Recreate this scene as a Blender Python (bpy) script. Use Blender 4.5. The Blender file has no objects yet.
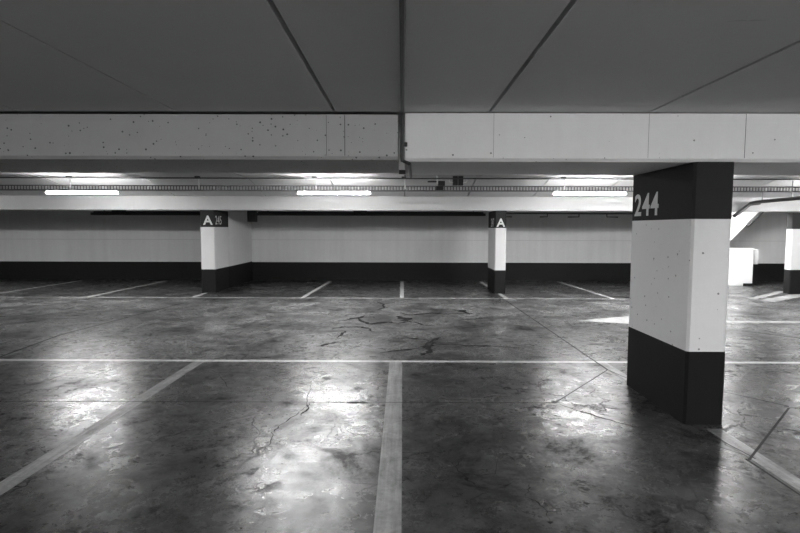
import bpy, bmesh, math, random
import numpy as np
from mathutils import Matrix, Vector

random.seed(7)
SC = bpy.context.scene
COL = SC.collection
PI = math.pi

# ------------------------------------------------------------------ camera
F, EYE = 533.0, 1.6
pitch, yaw, roll = math.atan(38.5 / F), math.atan(2 / F), math.radians(.15)
fw = np.array([-math.sin(yaw) * math.cos(pitch), math.cos(yaw) * math.cos(pitch), -math.sin(pitch)])
rt = np.array([math.cos(yaw), math.sin(yaw), 0.0])
up = np.cross(rt, fw)
_c, _s = math.cos(roll), math.sin(roll)
rt, up = _c * rt + _s * up, _c * up - _s * rt


def fp(x, y):
    """where the sight line through a pixel of the photograph meets the floor"""
    d = fw * F + rt * (x - 400) + up * (266.5 - y)
    t = -EYE / d[2]
    return float(d[0] * t), float(d[1] * t)


cam_data = bpy.data.cameras.new('camera')
cam = bpy.data.objects.new('camera', cam_data)
COL.objects.link(cam)
cam_data.sensor_width = 36
cam_data.lens = F * 36 / 800
cam_data.clip_start = .05
cam.matrix_world = Matrix(((rt[0], up[0], -fw[0], 0), (rt[1], up[1], -fw[1], 0), (rt[2], up[2], -fw[2], EYE), (0, 0, 0, 1)))
SC.camera = cam

# ------------------------------------------------------------------ materials


class NT:
    def __init__(self, name):
        self.m = bpy.data.materials.new(name)
        self.m.use_nodes = True
        self.t = self.m.node_tree
        self.b = self.t.nodes['Principled BSDF']
        self.pos = self.t.nodes.new('ShaderNodeNewGeometry').outputs['Position']

    def link(self, a, b):
        self.t.links.new(a, b)

    def noise(self, scale, detail=6, rough=.6, dist=0.0, stretch=(1, 1, 1), off=(0, 0, 0)):
        mp = self.t.nodes.new('ShaderNodeMapping')
        mp.inputs['Scale'].default_value = stretch
        mp.inputs['Location'].default_value = off
        self.link(self.pos, mp.inputs['Vector'])
        n = self.t.nodes.new('ShaderNodeTexNoise')
        n.inputs['Scale'].default_value = scale
        n.inputs['Detail'].default_value = detail
        n.inputs['Roughness'].default_value = rough
        n.inputs['Distortion'].default_value = dist
        self.link(mp.outputs[0], n.inputs['Vector'])
        return n.outputs['Fac']

    def voronoi(self, scale, feature='F1', stretch=(1, 1, 1), rnd=1.0):
        mp = self.t.nodes.new('ShaderNodeMapping')
        mp.inputs['Scale'].default_value = stretch
        self.link(self.pos, mp.inputs['Vector'])
        n = self.t.nodes.new('ShaderNodeTexVoronoi')
        n.feature = feature
        n.inputs['Scale'].default_value = scale
        n.inputs['Randomness'].default_value = rnd
        self.link(mp.outputs[0], n.inputs['Vector'])
        return n.outputs['Distance'], n.outputs['Color'] if feature != 'DISTANCE_TO_EDGE' else None

    def ramp(self, fac, stops):
        r = self.t.nodes.new('ShaderNodeMapRange')
        (a, va), (b, vb) = stops
        r.inputs['From Min'].default_value = a
        r.inputs['From Max'].default_value = b
        r.inputs['To Min'].default_value = va
        r.inputs['To Max'].default_value = vb
        self.link(fac, r.inputs['Value'])
        return r.outputs[0]

    def math(self, op, a, b=None, c=None):
        n = self.t.nodes.new('ShaderNodeMath')
        n.operation = op
        for i, v in enumerate((a, b, c)):
            if v is None:
                continue
            if isinstance(v, (int, float)):
                n.inputs[i].default_value = v
            else:
                self.link(v, n.inputs[i])
        return n.outputs[0]

    def grey(self, v):
        n = self.t.nodes.new('ShaderNodeCombineColor')
        for i in range(3):
            if isinstance(v, (int, float)):
                n.inputs[i].default_value = v
            else:
                self.link(v, n.inputs[i])
        return n.outputs[0]

    def out(self, col, rough=.6, bump=None, bd=.01, bs=.3, spec=.5, metal=0):
        self.link(self.grey(col), self.b.inputs['Base Color'])
        if isinstance(rough, (int, float)):
            self.b.inputs['Roughness'].default_value = rough
        else:
            self.link(rough, self.b.inputs['Roughness'])
        if isinstance(spec, (int, float)):
            self.b.inputs['Specular IOR Level'].default_value = spec
        else:
            self.link(spec, self.b.inputs['Specular IOR Level'])
        self.b.inputs['Metallic'].default_value = metal
        if bump is not None:
            n = self.t.nodes.new('ShaderNodeBump')
            n.inputs['Strength'].default_value = bs
            n.inputs['Distance'].default_value = bd
            self.link(bump, n.inputs['Height'])
            self.link(n.outputs[0], self.b.inputs['Normal'])
        return self.m


def concrete(name, base, var=.12, pits=0.0, pit_scale=9.0, forms=0.0, rough=.75, few=False):
    n = NT(name)
    a = n.noise(1.1, 6, .6)
    b = n.noise(14, 5, .65)
    f = n.math('ADD', n.math('MULTIPLY', n.math('SUBTRACT', a, .5), var * 2), n.math('MULTIPLY', n.math('SUBTRACT', b, .5), var))
    v = n.math('MULTIPLY', n.math('ADD', f, 1.0), base)
    if forms:                       # vertical streaks left by the formwork boards
        s = n.noise(7, 3, .6, stretch=(1, 1, .03))
        v = n.math('MULTIPLY', v, n.math('ADD', 1.0, n.math('MULTIPLY', n.math('SUBTRACT', s, .5), forms)))
    h = b
    if pits:                        # small air holes of cast concrete, few and of unequal size
        d, c = n.voronoi(pit_scale)
        sep = n.t.nodes.new('ShaderNodeSeparateColor')
        n.link(c, sep.inputs[0])
        r = n.math('MULTIPLY', n.math('MAXIMUM', n.math('SUBTRACT', sep.outputs[0], .9 if few else .45), 0.0), 2.4 if few else .5)
        msk = n.math('LESS_THAN', d, r)
        cl = n.ramp(n.noise(1.3, 2, .5, off=(5, 2, 0)), ((.28, 0.0), (.42, 1.0)))
        msk = n.math('MULTIPLY', msk, cl)
        v = n.math('MULTIPLY', v, n.math('SUBTRACT', 1.0, n.math('MULTIPLY', msk, pits)))
        h = n.math('SUBTRACT', b, n.math('MULTIPLY', msk, 2.0))
    return n.out(v, rough, h, .004, .35, spec=.35)


def plain(name, v, rough=.5, metal=0, spec=.5, var=.1):
    n = NT(name)
    a = n.noise(5, 5, .6)
    return n.out(n.math('MULTIPLY', n.math('ADD', 1 - var, n.math('MULTIPLY', a, 2 * var)), v), rough, metal=metal, spec=spec)


def floor_material():
    n = NT('polished_concrete_floor')
    big = n.noise(.55, 5, .55, .6)
    mid = n.noise(1.5, 12, .72, .25, off=(3.1, 7.7, 0))
    fine = n.noise(6, 12, .78, .15, off=(1.3, 0.4, 0))
    grit = n.noise(70, 4, .6)
    veil = n.noise(.9, 8, .65, .5, off=(11.7, 2.2, 0))
    col = n.math('ADD', n.math('MULTIPLY', n.ramp(big, ((.40, 0), (.62, 1))), .022), n.math('MULTIPLY', n.ramp(mid, ((.45, 0), (.62, 1))), .045))
    col = n.math('ADD', col, n.math('MULTIPLY', n.ramp(fine, ((.44, 0), (.62, 1))), .03))
    col = n.math('ADD', col, n.math('MULTIPLY', grit, .01))
    sp = n.t.nodes.new('ShaderNodeSeparateXYZ')
    n.link(n.pos, sp.inputs[0])
    # aisle floor painted paler, standing in for light reflected from lamps and walls
    lane_glow = n.math('MULTIPLY', n.ramp(n.math('ADD', sp.outputs[1], n.math('MULTIPLY', veil, .8)), ((6.4, 0.0), (7.6, 1.0))), n.ramp(sp.outputs[1], ((11.2, 1.0), (12.4, 0.0))))
    col = n.math('MULTIPLY', col, n.math('ADD', 1.0, n.math('MULTIPLY', lane_glow, 1.3)))
    col = n.math('ADD', col, .004)
    # oily worn clouds: dull and dark
    spots = n.ramp(n.noise(1.3, 12, .74, .35, off=(9.2, 4.4, 0)), ((.50, 0.0), (.68, 1.0)))
    flake = n.math('MULTIPLY', n.ramp(n.noise(5.5, 12, .8, .2, off=(2.2, 9.4, 0)), ((.50, 0.0), (.61, 1.0))), n.ramp(veil, ((.43, 0.0), (.55, 1.0))))
    # hairline crazing of the topping, only in some places
    mp = n.t.nodes.new('ShaderNodeVectorMath')
    mp.operation = 'MULTIPLY_ADD'
    nz = n.t.nodes.new('ShaderNodeTexNoise')
    nz.inputs['Scale'].default_value = 3.0
    nz.inputs['Detail'].default_value = 8
    n.link(n.pos, nz.inputs['Vector'])
    n.link(nz.outputs['Color'], mp.inputs[0])
    mp.inputs[1].default_value = (.55, .55, 0)
    n.link(n.pos, mp.inputs[2])
    vo = n.t.nodes.new('ShaderNodeTexVoronoi')
    vo.feature = 'DISTANCE_TO_EDGE'
    vo.inputs['Scale'].default_value = 1.7
    n.link(mp.outputs[0], vo.inputs['Vector'])
    vein = n.math('MULTIPLY', n.ramp(vo.outputs['Distance'], ((.004, 1.0), (.022, 0.0))), n.ramp(n.noise(.8, 5, .6, .2, off=(4.4, 1.9, 0)), ((.47, 0.0), (.58, .8))))
    dirt = n.math('MAXIMUM', n.math('MAXIMUM', spots, flake), vein)
    col = n.math('MULTIPLY', col, n.math('SUBTRACT', 1.0, n.math('MULTIPLY', dirt, .75)))
    ro = n.math('ADD', n.math('MULTIPLY', n.ramp(mid, ((.34, 1), (.66, 0))), .06), n.math('MULTIPLY', n.ramp(fine, ((.36, 0), (.66, 1))), .05))
    ro = n.math('ADD', ro, n.math('MULTIPLY', dirt, .14))
    ro = n.math('ADD', ro, .215)
    h = n.math('ADD', n.math('MULTIPLY', mid, .8), n.math('ADD', n.math('MULTIPLY', fine, .4), n.math('MULTIPLY', grit, .08)))
    sp_ = n.math('SUBTRACT', n.math('ADD', .30, n.math('ADD', n.math('MULTIPLY', n.ramp(mid, ((.42, 0), (.62, 1))), .16), n.math('MULTIPLY', n.ramp(fine, ((.42, 0), (.6, 1))), .13))), n.math('MULTIPLY', dirt, .42))
    sp_ = n.math('MAXIMUM', sp_, .04)
    return n.out(col, ro, h, .01, .11, spec=sp_)


def paint_material(name, base, wear=.5):
    n = NT(name)
    a = n.noise(5, 9, .7, .8)
    b = n.noise(30, 6, .7)
    s = n.noise(22, 4, .6, stretch=(1, .06, 1))
    w = n.ramp(n.math('ADD', n.math('MULTIPLY', a, .42), n.math('ADD', n.math('MULTIPLY', b, .2), n.math('MULTIPLY', s, .38))), ((.38, 1 - wear), (.58, 1.0)))
    return n.out(n.math('MULTIPLY', w, base), .42, b, .003, .2)


M = {}
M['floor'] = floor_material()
M['line'] = paint_material('worn_line_paint', .29, .75)
M['line_clear'] = paint_material('clear_line_paint', .55, .35)
M['arrow'] = paint_material('arrow_paint', .42, .35)
M['ceiling'] = concrete('ceiling_concrete', .70, .05)
M['aisle'] = concrete('aisle_ceiling_concrete', .5, .08)
M['beam'] = concrete('cast_beam_concrete', .48, .1, pits=.8, pit_scale=33, forms=.1)
M['beam_pale'] = concrete('pale_beam_concrete', .84, .06, pits=.7, pit_scale=30, forms=.08, few=True)
M['white_beam'] = concrete('white_painted_beam', .52, .05, forms=.05)
M['bright'] = concrete('fresh_white_paint', .66, .03)
M['wall'] = concrete('pale_wall_concrete', .58, .1, forms=.2)
M['white_far'] = concrete('white_far_column_paint', .56, .05, rough=.6)
M['white'] = concrete('white_column_paint', .80, .06, pits=.7, pit_scale=22, rough=.6, few=True)
M['band'] = plain('dark_column_paint', .011, .6, spec=.15)
M['band_top'] = plain('dark_sign_paint', .03, .75, spec=.1)
M['letter'] = plain('pale_lettering_paint', .55, .5)
M['dark'] = plain('black_plastic', .02, .5)
M['joint'] = plain('dark_joint_filler', .012, .8)
M['seam'] = plain('beam_seam', .14, .8)
M['wall_seam'] = plain('wall_seam', .38, .8)
M['crack'] = plain('dark_crack', .012, .85, spec=.1)
M['steel'] = plain('galvanised_steel', .16, .5)
M['rod'] = plain('white_rod', .7, .5)
M['housing'] = plain('white_lamp_housing', .8, .4)
M['pipe'] = plain('dark_pipe', .04, .45)
M['tray_dark'] = plain('dark_cable_tray', .03, .6)


def emitter(name, strength):
    n = NT(name)
    n.out(.8, .5)
    n.b.inputs['Emission Color'].default_value = (1, 1, 1, 1)
    n.b.inputs['Emission Strength'].default_value = strength
    return n.m


M['tube'] = emitter('lit_diffuser', 10.0)

# ------------------------------------------------------------------ mesh helpers


def obj(name, bm, mat, parent=None, smooth=False):
    me = bpy.data.meshes.new(name)
    bmesh.ops.recalc_face_normals(bm, faces=bm.faces[:])
    bm.to_mesh(me)
    bm.free()
    if smooth:
        for p in me.polygons:
            p.use_smooth = True
    me.materials.append(M[mat] if isinstance(mat, str) else mat)
    o = bpy.data.objects.new(name, me)
    COL.objects.link(o)
    if parent:
        o.parent = parent
    return o


def box(bm, x0, x1, y0, y1, z0, z1, bev=0.0):
    t = bmesh.new()
    r = bmesh.ops.create_cube(t, size=1)
    for v in t.verts:
        v.co = Vector(((x0 + x1) / 2 + v.co.x * (x1 - x0), (y0 + y1) / 2 + v.co.y * (y1 - y0), (z0 + z1) / 2 + v.co.z * (z1 - z0)))
    if bev:
        bmesh.ops.bevel(t, geom=t.edges[:], offset=bev, segments=2, affect='EDGES', profile=.6)
    merge(bm, t)
    return bm


def merge(bm, t):
    me = bpy.data.meshes.new('tmp')
    t.to_mesh(me)
    t.free()
    bm.from_mesh(me)
    bpy.data.meshes.remove(me)


def B(*a, bev=0.0):
    return box(bmesh.new(), *a, bev=bev)


def prism(pts, axis, a, b, bm=None):
    """polygon (2-D points) extruded along an axis from a to b; axis 'z': (x,y), 'x': (y,z), 'y': (x,z)"""
    bm = bm or bmesh.new()

    def P(p, w):
        return {'z': (p[0], p[1], w), 'x': (w, p[0], p[1]), 'y': (p[0], w, p[1])}[axis]
    lo = [bm.verts.new(P(p, a)) for p in pts]
    hi = [bm.verts.new(P(p, b)) for p in pts]
    bm.faces.new(lo)
    bm.faces.new(hi[::-1])
    k = len(pts)
    for i in range(k):
        bm.faces.new((lo[i], lo[(i + 1) % k], hi[(i + 1) % k], hi[i]))
    return bm


def tube(pts, r, bm=None, n=10):
    bm = bm or bmesh.new()
    pts = [Vector(p) for p in pts]
    rings = []
    ref = None
    for i, p in enumerate(pts):
        d = ((pts[i] - pts[i - 1]).normalized() if i else Vector()) + ((pts[i + 1] - pts[i]).normalized() if i < len(pts) - 1 else Vector())
        d.normalize()
        if ref is None:
            ref = d.orthogonal().normalized()
        u = (ref - d * ref.dot(d)).normalized()
        ref = u
        w = d.cross(u)
        rings.append([bm.verts.new(p + (u * math.cos(2 * PI * k / n) + w * math.sin(2 * PI * k / n)) * r) for k in range(n)])
    for a, b in zip(rings, rings[1:]):
        for k in range(n):
            bm.faces.new((a[k], a[(k + 1) % n], b[(k + 1) % n], b[k]))
    bm.faces.new(rings[0][::-1])
    bm.faces.new(rings[-1])
    return bm


def empty(name, loc, label, cat, group=None, kind=None):
    o = bpy.data.objects.new(name, None)
    COL.objects.link(o)
    o.location = loc
    o.empty_display_size = .1
    return tag(o, label, cat, group, kind)


def tag(o, label, cat, group=None, kind=None):
    o['label'] = label
    o['category'] = cat
    if group:
        o['group'] = group
    if kind:
        o['kind'] = kind
    return o


def keep(o, parent):
    """parent without moving the mesh, whose coordinates are the world's"""
    o.parent = parent
    o.matrix_parent_inverse = Matrix.Translation(parent.location).inverted()
    return o


def part(name, bm, mat, parent, smooth=False):
    return keep(obj(name, bm, mat, smooth=smooth), parent)


def struct(name, bm, mat):
    o = obj(name, bm, mat)
    o['kind'] = 'structure'
    return o


def lettering(s, p0, udir, w, h, normal, depth=.003, space=1.0, bold=0.0):
    """painted characters as a thin raised mesh: lower left p0, reading along udir"""
    cu = bpy.data.curves.new('txt', 'FONT')
    cu.body = s
    cu.extrude = .01
    cu.offset = bold
    cu.space_character = space
    cu.resolution_u = 4
    t = bpy.data.objects.new('txt', cu)
    COL.objects.link(t)
    dg = bpy.context.evaluated_depsgraph_get()
    me = bpy.data.meshes.new_from_object(t.evaluated_get(dg))
    bm = bmesh.new()
    bm.from_mesh(me)
    bpy.data.objects.remove(t)
    bpy.data.curves.remove(cu)
    bpy.data.meshes.remove(me)
    x0, x1 = min(v.co.x for v in bm.verts), max(v.co.x for v in bm.verts)
    y0, y1 = min(v.co.y for v in bm.verts), max(v.co.y for v in bm.verts)
    u, nn, p0 = Vector(udir), Vector(normal), Vector(p0)
    for v in bm.verts:
        a, b, d = (v.co.x - x0) / (x1 - x0), (v.co.y - y0) / (y1 - y0), (v.co.z + .01) / .02
        v.co = p0 + u * (a * w) + Vector((0, 0, b * h)) + nn * (d * depth)
    return bm


def ribbon(bm, pts, w, jag=0.0, z=.0012, sub=1):
    """a thin flat strip on the floor along world (x,y) points, ragged when jag > 0, tapering at its ends when ragged"""
    P = [Vector((p[0], p[1])) for p in pts]
    if sub > 1:
        Q = []
        for a, b in zip(P, P[1:]):
            for k in range(sub):
                Q.append(a.lerp(b, k / sub))
        Q.append(P[-1])
        P = Q
    n = len(P)
    L, R = [], []
    for i, p in enumerate(P):
        d = (P[min(i + 1, n - 1)] - P[max(i - 1, 0)]).normalized()
        nn = Vector((-d.y, d.x))
        wa, wb = w / 2, w / 2
        c = p
        if jag:
            e = min(1, .25 + 1.5 * min(i, n - 1 - i) / max(n - 1, 1))
            wa *= e * random.uniform(.25, 1.7)
            wb *= e * random.uniform(.25, 1.7)
            if 0 < i < n - 1:
                c = p + nn * random.uniform(-jag, jag) + d * random.uniform(-jag, jag) * .5
        L.append(bm.verts.new((c.x + nn.x * wa, c.y + nn.y * wa, z)))
        R.append(bm.verts.new((c.x - nn.x * wb, c.y - nn.y * wb, z)))
    for i in range(n - 1):
        bm.faces.new((L[i], R[i], R[i + 1], L[i + 1]))
    return bm


# ------------------------------------------------------------------ the setting
XL, XR, YB, YF = -17.0, 15.0, -9.0, 16.2
Z1, Z2 = 2.51, 2.66            # ceiling over the near bays, ceiling over the aisle

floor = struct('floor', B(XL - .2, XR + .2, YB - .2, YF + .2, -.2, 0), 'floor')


def on_floor(name, bm, mat):
    o = obj(name, bm, mat)
    o.parent = floor
    return o


# bay lines: along X
for y, x0, x1, w in ((6.31, XL, XR, .085), (12.08, XL, 5.3, .07)):
    on_floor('painted_line', ribbon(bmesh.new(), [(x0, y), (x1, y)], w), 'line_clear')
# near bays (rows along Y)
for xa, ya, xb, yb, w in ((-2.475, 1.3, -2.425, 6.27, .13), (-.075, 1.2, -.07, 6.27, .15), (2.49, 1.2, 2.50, 4.18, .12), (2.42, 5.55, 2.40, 6.27, .10), (-4.87, 1.3, -4.85, 6.27, .13), (4.9, 1.3, 4.9, 6.27, .12)):
    on_floor('painted_line', ribbon(bmesh.new(), [(xa, ya), (xb, yb)], w), 'line')
# far bays
for xa, xb in ((-9.75, -9.62), (-7.22, -7.08), (-4.80, -4.80), (-2.28, -2.15), (0, 0), (2.40, 2.36), (4.84, 4.70)):
    y1 = 12.98 if xa == -4.80 else 15.9
    on_floor('painted_line', ribbon(bmesh.new(), [(xa, 12.12), (xb, y1)], .095), 'line_clear')
# hatching in front of the far right column
for a, b, w in (((752, 299), (782, 291.5), .18), ((766, 301.2), (808, 293.5), .32), ((806, 300), (840, 295), .3)):
    on_floor('painted_stripe', ribbon(bmesh.new(), [fp(*a), fp(*b)], w), 'line')
# the direction arrow of the aisle
bm = bmesh.new()
av = [bm.verts.new((x, y, .0013)) for x, y in ((3.08, 9.2), (4.35, 8.66), (4.35, 9.10), (7.6, 9.02), (7.6, 9.18), (4.35, 9.26), (4.35, 9.78))]
bm.faces.new(av)
on_floor('painted_arrow', bm, 'arrow')

# saw-cut joints
for pts, w in (([(XL, 4.76), (1.41, 4.80)], .012), ([(1.41, 4.80), (2.335, 5.955)], .014), ([(2.335, 5.955), (2.30, 12.3)], .022),
               ([(2.335, 5.955), (2.42, 5.60)], .014), ([(2.39, 4.15), (2.47, 3.62)], .012), ([(2.40, 3.62), (2.41, 1.6)], .016),
               ([(2.41, 3.60), fp(789, 408)], .018), ([fp(789, 408), (8.0, 4.72)], .012), ([fp(724, 392), fp(789, 406.5)], .014), ([fp(742, 331), fp(815, 340)], .03),
               ([fp(652, 425), fp(756, 459)], .006), ([fp(0, 357), fp(60, 335), fp(110, 322), fp(180, 304)], .03)):
    on_floor('expansion_joint', ribbon(bmesh.new(), pts, w, z=.0018), 'joint')

# cracks


def zoomed(ox, oy, k, pts):
    return [fp(ox + x / k, oy + y / k) for x, y in pts]


CR = []
Z8 = (320, 290, 5.0)
for pts, w in ((((85, 155), (130, 150), (190, 140), (225, 128)), .13), (((190, 140), (215, 160), (260, 172), (330, 160), (390, 165), (440, 158)), .11),
               (((385, 130), (410, 138), (430, 150), (458, 160)), .20), (((400, 112), (430, 122), (470, 125), (550, 115), (620, 120), (760, 118)), .06),
               (((60, 195), (110, 185), (210, 185), (245, 195), (260, 208)), .07), (((290, 60), (320, 72), (320, 90), (345, 85)), .06), (((285, 100), (320, 90)), .06),
               (((345, 237), (410, 240), (480, 243), (530, 250), (555, 260)), .05), (((300, 315), (350, 305), (430, 297), (500, 290), (545, 285)), .06),
               (((600, 238), (575, 250), (558, 265), (545, 285), (560, 298), (530, 315), (505, 328)), .13),
               (((580, 272), (650, 272), (720, 278), (800, 280), (900, 283), (1020, 292)), .05), (((630, 95), (690, 100), (720, 110), (765, 120)), .14),
               (((470, 160), (520, 175), (570, 180)), .05), (((5, 282), (50, 270), (85, 262)), .09), (((705, 147), (760, 145), (840, 140)), .06), (((85, 240), (120, 215), (130, 205)), .05)):
    CR.append((zoomed(*Z8, pts), w, .03, 3))
Z3 = (200, 370, 3.268)
CR.append((zoomed(*Z3, ((365, 45), (355, 80), (350, 110), (335, 130), (300, 155), (260, 185), (235, 205), (235, 240), (200, 265), (170, 290))), .010, .012, 4))
CR.append((zoomed(*Z3, ((330, 150), (350, 130), (356, 108))), .022, .014, 4))
CR.append((zoomed(*Z3, ((480, 108), (550, 108))), .03, .006, 3))
CR.append((zoomed(*Z3, ((60, 10), (80, 40), (95, 60))), .006, .01, 3))
Z4 = (400, 370, 3.27)
for pts in (((150, 295), (185, 315), (195, 335), (250, 345), (310, 340), (325, 290), (335, 270)), ((335, 270), (380, 300)), ((310, 415), (410, 415), (450, 435), (480, 465), (490, 495)),
            ((410, 415), (425, 385), (420, 370)), ((120, 325), (185, 315), (200, 290))):
    CR.append((zoomed(*Z4, pts), .006, .01, 4))
CR.append((zoomed(*Z4, ((520, 112), (600, 138), (690, 165), (770, 188))), .02, .012, 4))
CR.append((zoomed(*Z4, ((480, 497), (490, 503), (500, 497))), .03, .004, 2))
CR.append((zoomed(*Z4, ((598, 436), (620, 438))), .02, .003, 2))
for pts, w, j, sub in CR:
    on_floor('floor_crack', ribbon(bmesh.new(), pts, w * 1.05, j, .0021, sub), 'crack')

# ceiling: precast slabs over the near bays, a higher deck over the aisle
ceiling = struct('ceiling', B(XL - .2, XR + .2, YB - .2, 5.36, 2.86, 3.0), 'joint')
ceiling_aisle = struct('ceiling_aisle', B(XL - .2, XR + .2, 5.36, YF + .2, 2.86, 3.0), 'joint')


def on_ceiling(name, bm, mat, deck=None):
    o = obj(name, bm, mat)
    o.parent = deck or ceiling
    return o


edges = [XL, -14.3, -13.0, -11.75, -10.5, -9.25, -8.0, -6.75, -5.5, -4.25, -3.0, -1.775, -.535, .685, 1.93, 3.2, 4.45, 5.7, 6.95, 8.2, 9.45, 10.7, 12, XR]
for a, b in zip(edges, edges[1:]):
    ga = .006 if a < -1.6 else .013
    gb = .006 if b < -1.6 else .013
    on_ceiling('ceiling_slab', B(a + ga, b - gb, YB, 4.262, Z1, 2.86), 'ceiling')
on_ceiling('ceiling_slab', B(XL, XR, 4.262, 5.36, 2.516, 2.86), 'ceiling')
ej = [XL, -13.5, -11.6, -9.6, -7.7, -5.5, -3.3, -1.55, 0.06, 1.58, 3.15, 4.7, 6.3, 8.0, 9.7, 11.4, 13, XR]
for a, b in zip(ej, ej[1:]):        # deck over the aisle with its haunch down to the white beam
    on_ceiling('ceiling_slab', B(a + .016, b - .016, 5.36, 11.5, Z2, 2.86), 'aisle', ceiling_aisle)
trim = struct('trim_haunch', B(XL, XR, 13.1, 13.36, 2.362, 2.86), 'aisle')
for a, b in zip(ej, ej[1:]):
    o = obj('haunch_segment', prism([(11.5, Z2), (13.0, 2.362), (13.1, 2.362), (13.1, 2.86), (11.5, 2.86)], 'x', a + .016, b - .016), 'aisle')
    o.parent = trim
on_ceiling('ceiling_slab', B(XL, XR, 13.36, YF, Z2, 2.86), 'aisle', ceiling_aisle)
# a long pale scrape on the near ceiling
def cp(x, y, z):
    d = fw * F + rt * (x - 400) + up * (266.5 - y)
    t = (z - EYE) / d[2]
    return float(d[0] * t), float(d[1] * t)

on_ceiling('paint_scrape', ribbon(bmesh.new(), [cp(726, 21.5, 2.509), cp(770, 20, 2.509)], .016, .003, 2.509, 8), 'letter')

# walls
w = struct('wall_back', B(XL - .2, XR + .2, YF, YF + .2, .555, 2.86), 'wall')
keep(obj('painted_band', B(XL - .2, XR + .2, YF - .004, YF + .2, 0, .555), 'band'), w)
keep(obj('wall_seam', B(XL, XR, YF - .0015, YF + .01, 1.228, 1.238), 'wall_seam'), w)
w = struct('wall_left', B(XL - .2, XL, YB, YF, .555, 2.86), 'wall')
keep(obj('painted_band', B(XL - .2, XL + .004, YB, YF, 0, .555), 'band'), w)
w = struct('wall_right', B(XR, XR + .2, YB, YF, .555, 2.86), 'wall')
keep(obj('painted_band', B(XR - .004, XR + .2, YB, YF, 0, .555), 'band'), w)
w = struct('wall_front', B(XL - .2, XR + .2, YB - .2, YB, .555, 2.86), 'wall')
keep(obj('painted_band', B(XL - .2, XR + .2, YB - .2, YB + .004, 0, .555), 'band'), w)
w = struct('wall_lamp_shield', B(7.15, 7.30, 13.6, YF, .555, 2.66), 'wall')  # unseen wall, added to keep the stair lamps' light off the back wall
keep(obj('painted_band', B(7.146, 7.304, 13.596, YF - .004, 0, .555), 'band'), w)
# short wall that joins the far left column to the back wall
w = struct('wall_partition', B(-4.92, -4.57, 14.06, YF, .575, 2.66), 'wall')
keep(obj('painted_band', B(-4.924, -4.566, 14.06, YF - .004, 0, .575), 'band'), w)

# ------------------------------------------------------------------ columns


def section(x0, x1, y0, y1, c):
    return [(x0 + c, y0), (x1 - c, y0), (x1, y0 + c), (x1, y1 - c), (x1 - c, y1), (x0 + c, y1), (x0, y1 - c), (x0, y0 + c)]


def column(x0, x1, y0, y1, zb, zt, top, label, c=.02, white='white_far'):
    r = empty('concrete_column', ((x0 + x1) / 2, (y0 + y1) / 2, 0), label, 'column', 'painted concrete columns', 'thing')
    s = part('column_shaft', prism(section(x0, x1, y0, y1, c), 'z', zb, zt), white, r)
    b = part('base_band', prism(section(x0 - .002, x1 + .002, y0 - .002, y1 + .002, c), 'z', 0, zb), 'band', r)
    t = part('top_band', prism(section(x0 - .002, x1 + .002, y0 - .002, y1 + .002, c), 'z', zt, top), 'band_top', r)
    b['label'] = 'dark painted base band'
    t['label'] = 'dark painted top band'
    return r, t


def sub(name, bm, mat, parent_part, root):
    o = obj(name, bm, mat)
    o.parent = parent_part
    return o


r, t = column(2.312, 2.632, 4.27, 5.40, .606, 1.678, 2.128, 'large near concrete column with pale 244 on its dark top band', white='white')
sub('number_lettering', lettering('244', (2.3095, 5.325, 1.722), (0, -1, 0), .49, .212, (-1, 0, 0), bold=.018, space=1.12), 'letter', t, r)
r, t = column(-4.92, -4.57, 13.0, 14.05, .578, 1.612, 2.022, 'far column joined to a short wall, marked A and 245')
sub('row_letter', lettering('A', (-4.845, 12.9975, 1.665), (1, 0, 0), .235, .225, (0, -1, 0), bold=.02), 'letter', t, r)
sub('number_lettering', lettering('245', (-4.5675, 13.06, 1.675), (0, 1, 0), .44, .215, (1, 0, 0), bold=.0), 'letter', t, r)
r, t = column(2.265, 2.535, 13.0, 14.05, .575, 1.608, 2.022, 'far free-standing column marked A, behind the middle bays, near the number 244 column')
sub('row_letter', lettering('A', (2.295, 12.9975, 1.635), (1, 0, 0), .21, .20, (0, -1, 0), bold=.02), 'letter', t, r)
sub('number_lettering', lettering('247', (2.2625, 13.60, 1.635), (0, -1, 0), .42, .21, (-1, 0, 0), bold=.0), 'letter', t, r)
column(9.53, 9.86, 13.08, 13.30, .60, 1.60, 2.0, 'far column by the hatched floor and the low white wall, without any lettering')

# ------------------------------------------------------------------ beams


def beam(name, x0, x1, y0, y1, z0, z1, mat, label, c=.02, seams=()):
    pr = [(y0 + c, z0), (y1 - c, z0), (y1, z0 + c), (y1, z1), (y0, z1), (y0, z0 + c)]
    o = obj(name, prism(pr, 'x', x0, x1), mat)
    tag(o, label, 'beam', None, 'thing')
    for x, wd in seams:
        obj('seam', B(x - wd / 2, x + wd / 2, y0 - .0012, y0 + .01, z0 + .03, z1 - .003), 'seam', o)
    return o


beam('concrete_beam', XL, -.035, 4.27, 5.36, 2.141, 2.490, 'beam', 'pitted grey concrete beam across the near bays, left of the black conduit', .025, ((-.60, .004), (-.455, .007)))
beam('concrete_beam', .022, XR, 4.27, 5.36, 2.128, 2.503, 'beam_pale', 'pale concrete beam resting on the 244 column, right of the black conduit', .025, ((.72, .002), (1.94, .002), (2.70, .004)))
beam('concrete_beam', XL, XR, 13.0, 13.36, 2.022, 2.362, 'white_beam', 'bright white painted beam resting on the far columns', .012)

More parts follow.
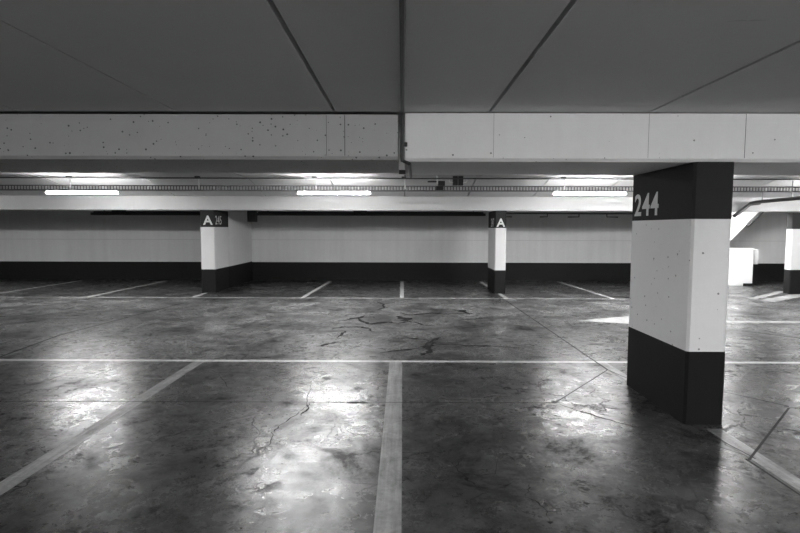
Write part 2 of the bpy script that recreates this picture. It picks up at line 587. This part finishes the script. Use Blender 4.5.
# ------------------------------------------------------------------ conduit on the near ceiling and beam
cd = tag(obj('black_conduit', tube([(0, YB, Z1 - .016), (0, 4.23, Z1 - .016), (0, 4.252, Z1 - .03), (-.004, 4.252, 2.16), (.0, 4.25, 2.13), (.055, 4.30, 2.112), (.06, 4.40, 2.112), (.085, 5.37, 2.112)], .0145), 'pipe'),
         'black conduit running along the near ceiling and down the beam joint', 'conduit')
part('saddle_clip', B(.014, .040, 4.255, 4.27, 2.24, 2.275, bev=.005), 'dark', cd)
part('saddle_clip', B(-.03, .03, 4.9, 4.93, 2.090, 2.128, bev=.004), 'dark', cd)

# ------------------------------------------------------------------ cable tray over the aisle
TY = 11.2
tray = empty('cable_tray', (0, TY, 2.365), 'long perforated steel cable tray hung above the aisle lamps', 'cable tray')


def perforated(y):
    bm = bmesh.new()
    box(bm, -14, 14, y - .0015, y + .0015, 2.365, 2.385)
    box(bm, -14, 14, y - .0015, y + .0015, 2.452, 2.476)
    n = int(28 / .0625)
    for i in range(n + 1):
        x = -14 + i * .0625
        box(bm, x - .011, x + .011, y - .0014, y + .0014, 2.384, 2.453)
    return bm


part('side_rail', perforated(TY - .06), 'steel', tray)
bm = B(-14, 14, TY + .0585, TY + .0615, 2.365, 2.385)
box(bm, -14, 14, TY + .0585, TY + .0615, 2.462, 2.476)
part('side_rail', bm, 'steel', tray)
part('tray_base', B(-14, 14, TY - .06, TY + .06, 2.362, 2.366), 'steel', tray)
for x in (-12.1, -9.5, -6.89, -4.22, -1.79, .06, 3.36, 6.0, 8.4, 11):
    part('hanger_rod', tube([(x, TY - .064, 2.40), (x, TY - .064, 2.662)], .014, n=8), 'rod', tray)
    part('ceiling_bracket', B(x - .075, x + .02, TY - .10, TY - .03, 2.635, 2.662, bev=.004), 'dark', tray)

# lamps under the tray


def make_lamp(loc, label):
    r = empty('fluorescent_lamp', loc, label, 'lamp', 'tube lamps over the aisles')
    bm = B(-.76, .76, -.05, .05, -.03, -.001, bev=.006)
    obj('housing', bm, 'housing', r)
    pr = [(-.055, -.030), (.055, -.030), (.062, -.045), (.05, -.055), (.025, -.062), (-.025, -.062), (-.05, -.055), (-.062, -.05)]
    obj('diffuser', prism(pr, 'x', -.745, .745), 'tube', r)
    for s in (-1, 1):
        a, b = (s * .745, s * .775)
        obj('end_cap', prism([(y * 1.02, z * 1.02) for y, z in pr], 'x', min(a, b), max(a, b)), 'housing', r)
    return r


def copy_tree(o, loc, label):
    c = o.copy()
    COL.objects.link(c)
    c.location = loc
    c['label'] = label
    for ch in o.children:
        d = ch.copy()
        COL.objects.link(d)
        d.parent = c
    return c


L0 = make_lamp((-1.42, TY, 2.3630), 'lit tube lamp under the tray, middle one, between the far columns')
for x, y, z, lab in ((-6.67, TY, 2.3630, 'lit tube lamp under the tray, beyond the far column marked 245'), (3.89, TY, 2.3630, 'lit tube lamp under the tray, beside the top of the 244 column'),
                     (9.12, TY, 2.3630, 'lit tube lamp on the tray above the hatched floor'), (-11.7, TY, 2.3630, 'lit tube lamp on the tray at its far left end'),
                     (6.05, TY, 2.3630, 'added lit tube lamp under the tray, hidden behind the 244 column'), (7.9, 14.45, 2.6605, 'added unseen tube lamp on the ceiling in front of the sloping stair side'), (8.75, 14.0, 2.6605, 'added unseen tube lamp on the ceiling above the end of the low white wall'),  # these three are unseen, added to brighten the low wall and stair side
                     (-1.7, 8.5, 2.6605, 'lit tube lamp on the aisle ceiling above the cracked floor, hidden by the near beam'),
                     (4.6, 8.5, 2.6605, 'lit tube lamp on the aisle ceiling beside the 244 column, hidden by the near beam'),
                     (-6.0, -1.6, 2.38, 'lit hanging lamp at the left of the near aisle'), (-1.0, -1.6, 2.38, 'lit hanging lamp in the middle of the near aisle'),
                     (3.8, -1.0, 2.38, 'lit hanging lamp nearest the 244 column in the near aisle'), (1.4, -1.0, 2.38, 'added unseen hanging lamp second nearest the 244 column in the near aisle'), (6.0, -.4, 2.38, 'added unseen hanging lamp third from the right of the near aisle'), (8.0, -.4, 2.38, 'lit hanging lamp at the right of the near aisle')):  # second nearest and third from right: added to brighten the near beam and ceiling
    lo = copy_tree(L0, (x, y, z), lab)
    if y < 0:
        for dx in (-.6, .6):
            obj('suspension_rod', tube([(dx, 0, -.002), (dx, 0, 2.5095 - z)], .006, n=6), 'rod', lo)

# thin dark conduit along the aisle ceiling
cz = 2.600
tag(obj('ceiling_conduit', tube([(-14, 10.9, cz), (14, 10.9, cz)], .013, n=8), 'pipe'), 'thin dark conduit running along the aisle ceiling above the tray', 'conduit')
# junction box with cable loops
jb = empty('junction_box', (1.13, 10.95, 2.47), 'black junction box with cable loops above the cable tray', 'junction box')
part('box_body', B(1.03, 1.13, 10.92, 11.02, 2.47, 2.655, bev=.006), 'dark', jb)
part('box_body', B(1.14, 1.24, 10.92, 11.02, 2.47, 2.655, bev=.006), 'dark', jb)
for x, s in ((1.03, -1), (1.24, 1)):
    part('cable_loop', tube([(x, 10.93, 2.61), (x + s * .05, 10.93, 2.615), (x + s * .08, 10.93, 2.57), (x + s * .06, 10.93, 2.53), (x, 10.93, 2.52)], .008, n=6), 'rod', jb)
# small camera-like detector on a stem
dt = empty('ceiling_detector', (.75, 10.98, 2.40), 'small dark detector on a white stem, left of the black junction box', 'detector')
part('stem', tube([(.71, 10.98, 2.50), (.71, 10.98, 2.662)], .02, n=8), 'rod', dt)
part('detector_body', B(.73, .87, 10.93, 11.05, 2.46, 2.56, bev=.012), 'dark', dt)
part('arm', B(.52, .70, 10.96, 11.0, 2.53, 2.56, bev=.004), 'pipe', dt)
part('lower_head', B(.69, .84, 10.92, 11.06, 2.37, 2.455, bev=.015), 'dark', dt)

# ------------------------------------------------------------------ dark services behind the white beam
for x0, x1, lab in ((-8.46, -4.93, 'dark cable tray under the white beam, left of the 245 column'), (-3.98, 2.262, 'dark cable tray under the white beam, between the two columns marked A')):
    t = empty('dark_cable_tray', ((x0 + x1) / 2, 14.6, 1.93), lab, 'cable tray', 'dark trays behind the beam')
    part('tray_base', B(x0, x1, 14.5, 14.72, 1.93, 1.945), 'tray_dark', t)
    part('side_rail', B(x0, x1, 14.5, 14.512, 1.945, 2.0), 'tray_dark', t)
    part('side_rail', B(x0, x1, 14.708, 14.72, 1.945, 2.0), 'tray_dark', t)
    part('cable', tube([(x0 + .05, 14.58, 2.01), (x1 - .05, 14.58, 2.01)], .03, n=8), 'pipe', t)
    part('hanger', B(x0 + .3, x0 + .33, 14.6, 14.63, 1.945, 2.66), 'steel', t)
    part('hanger', B(x1 - .33, x1 - .3, 14.6, 14.63, 1.945, 2.66), 'steel', t)
for x, z0, z1, wd, lab in ((-7.66, 1.932, 2.07, .34, 'black box on the dark tray left of the 245 column'), (-1.13, 1.932, 2.07, .36, 'black box on the dark tray between the two columns marked A')):
    t = empty('switch_box', (x, 14.48, z0), lab, 'box')
    part('box_body', B(x - wd / 2, x + wd / 2, 14.40, 14.498, z0, z1, bev=.008), 'dark', t)
    part('box_lid', B(x - wd / 2 + .02, x + wd / 2 - .02, 14.39, 14.401, z0 + .02, z1 - .02), 'dark', t)
t = empty('switch_box', (-4.12, 14.62, 1.74), 'black square box near the top of the short wall beside the 245 column', 'box')
part('box_body', B(-4.24, -4.0, 14.62, 14.78, 1.755, 2.66, bev=.008), 'dark', t)
# thin wall conduit with drops to the right of the A column
t = empty('wall_conduit', (4.4, 15.2, 1.9), 'thin dark conduit with short drops under the beam, left of the 244 column', 'conduit')
part('conduit_run', tube([(2.56, 14.4, 2.0), (6.6, 14.4, 2.0)], .022, n=8), 'pipe', t)
for x, d in ((2.75, .2), (3.9, -.2), (4.75, -.3), (5.5, .3)):
    part('conduit_drop', tube([(x, 14.4, 2.0), (x, 14.4, 1.91), (x + d, 14.4, 1.905)], .016, n=6), 'pipe', t)

# ------------------------------------------------------------------ far right: low wall, pier, sloping stair side, pipes
t = empty('low_wall', (9.1, 15.1, 0), 'low white parapet wall in front of the back wall', 'wall', None, 'thing')
part('wall_body', B(8.0, 9.88, 15.0, 15.2, 0, 1.03, bev=.006), 'bright', t)
part('coping', B(7.98, 9.89, 14.985, 15.215, 1.03, 1.055, bev=.004), 'bright', t)
part('kerb', B(9.62, 9.89, 14.93, 14.999, 0, .07, bev=.006), 'band', t)
t = empty('wall_pier', (9.99, 15.2, 0), 'narrow pier with a dark base at the end of the low white wall', 'pier', None, 'thing')
part('pier_shaft', B(9.90, 10.09, 15.12, 15.32, .60, 1.02, bev=.004), 'bright', t)
part('base_band', B(9.898, 10.092, 15.118, 15.322, 0, .60, bev=.004), 'band', t)
t = empty('stair_flight', (8.6, 15.5, 1.06), 'sloping white stair side rising above the low white wall', 'stairs', None, 'thing')
part('stair_side', prism([(8.0, 1.06), (9.17, 1.06), (10.20, 2.14), (10.6, 2.56), (10.6, 2.66), (8.0, 2.66)], 'y', 15.25, 15.40), 'bright', t)
part('stair_soffit', prism([(9.17, 1.07), (10.20, 2.15), (10.6, 2.57), (10.6, 2.66), (9.17, 1.17)], 'y', 15.41, 16.19), 'wall', t)
part('sloping_tube', tube([(9.80, 15.22, 1.68), (10.65, 15.22, 2.56)], .05, n=8), 'pipe', t)  # dark tube running parallel to the stair slope
# pipes that run along the bays on the right and turn down at the beam
pp = empty('drain_pipe', (8.4, 12.8, 2.3), 'dark pipe running towards the white beam on the right and turning down', 'pipe')
part('pipe_run', tube([(8.4, 5.45, 2.33), (8.4, 12.75, 2.235), (8.36, 12.88, 2.215), (8.1, 12.95, 1.98), (8.0, 12.95, 1.9)], .042, n=12), 'pipe', pp, smooth=True)
part('pipe_branch', tube([(8.40, 12.6, 2.19), (8.28, 12.78, 2.17), (8.02, 12.8, 1.94)], .022, n=8), 'steel', pp)
part('pipe_hanger', tube([(8.4, 11.6, 2.28), (8.4, 11.6, 2.66)], .012, n=6), 'steel', pp)
part('pipe_hanger', tube([(8.4, 12.55, 2.25), (8.4, 12.55, 2.47)], .012, n=6), 'steel', pp)

# ------------------------------------------------------------------ world and view
wd = bpy.data.worlds.new('world')
SC.world = wd
wd.use_nodes = True
wd.node_tree.nodes['Background'].inputs[0].default_value = (.02, .02, .02, 1)
SC.view_settings.view_transform = 'Standard'
SC.view_settings.look = 'None'
SC.view_settings.gamma = 1
SC.view_settings.use_curve_mapping = False
SC.view_settings.exposure = 4.2
SC.cycles.use_denoising = True
SC.cycles.max_bounces = 10
SC.cycles.diffuse_bounces = 6
SC.cycles.glossy_bounces = 5
SC.cycles.sample_clamp_indirect = 10
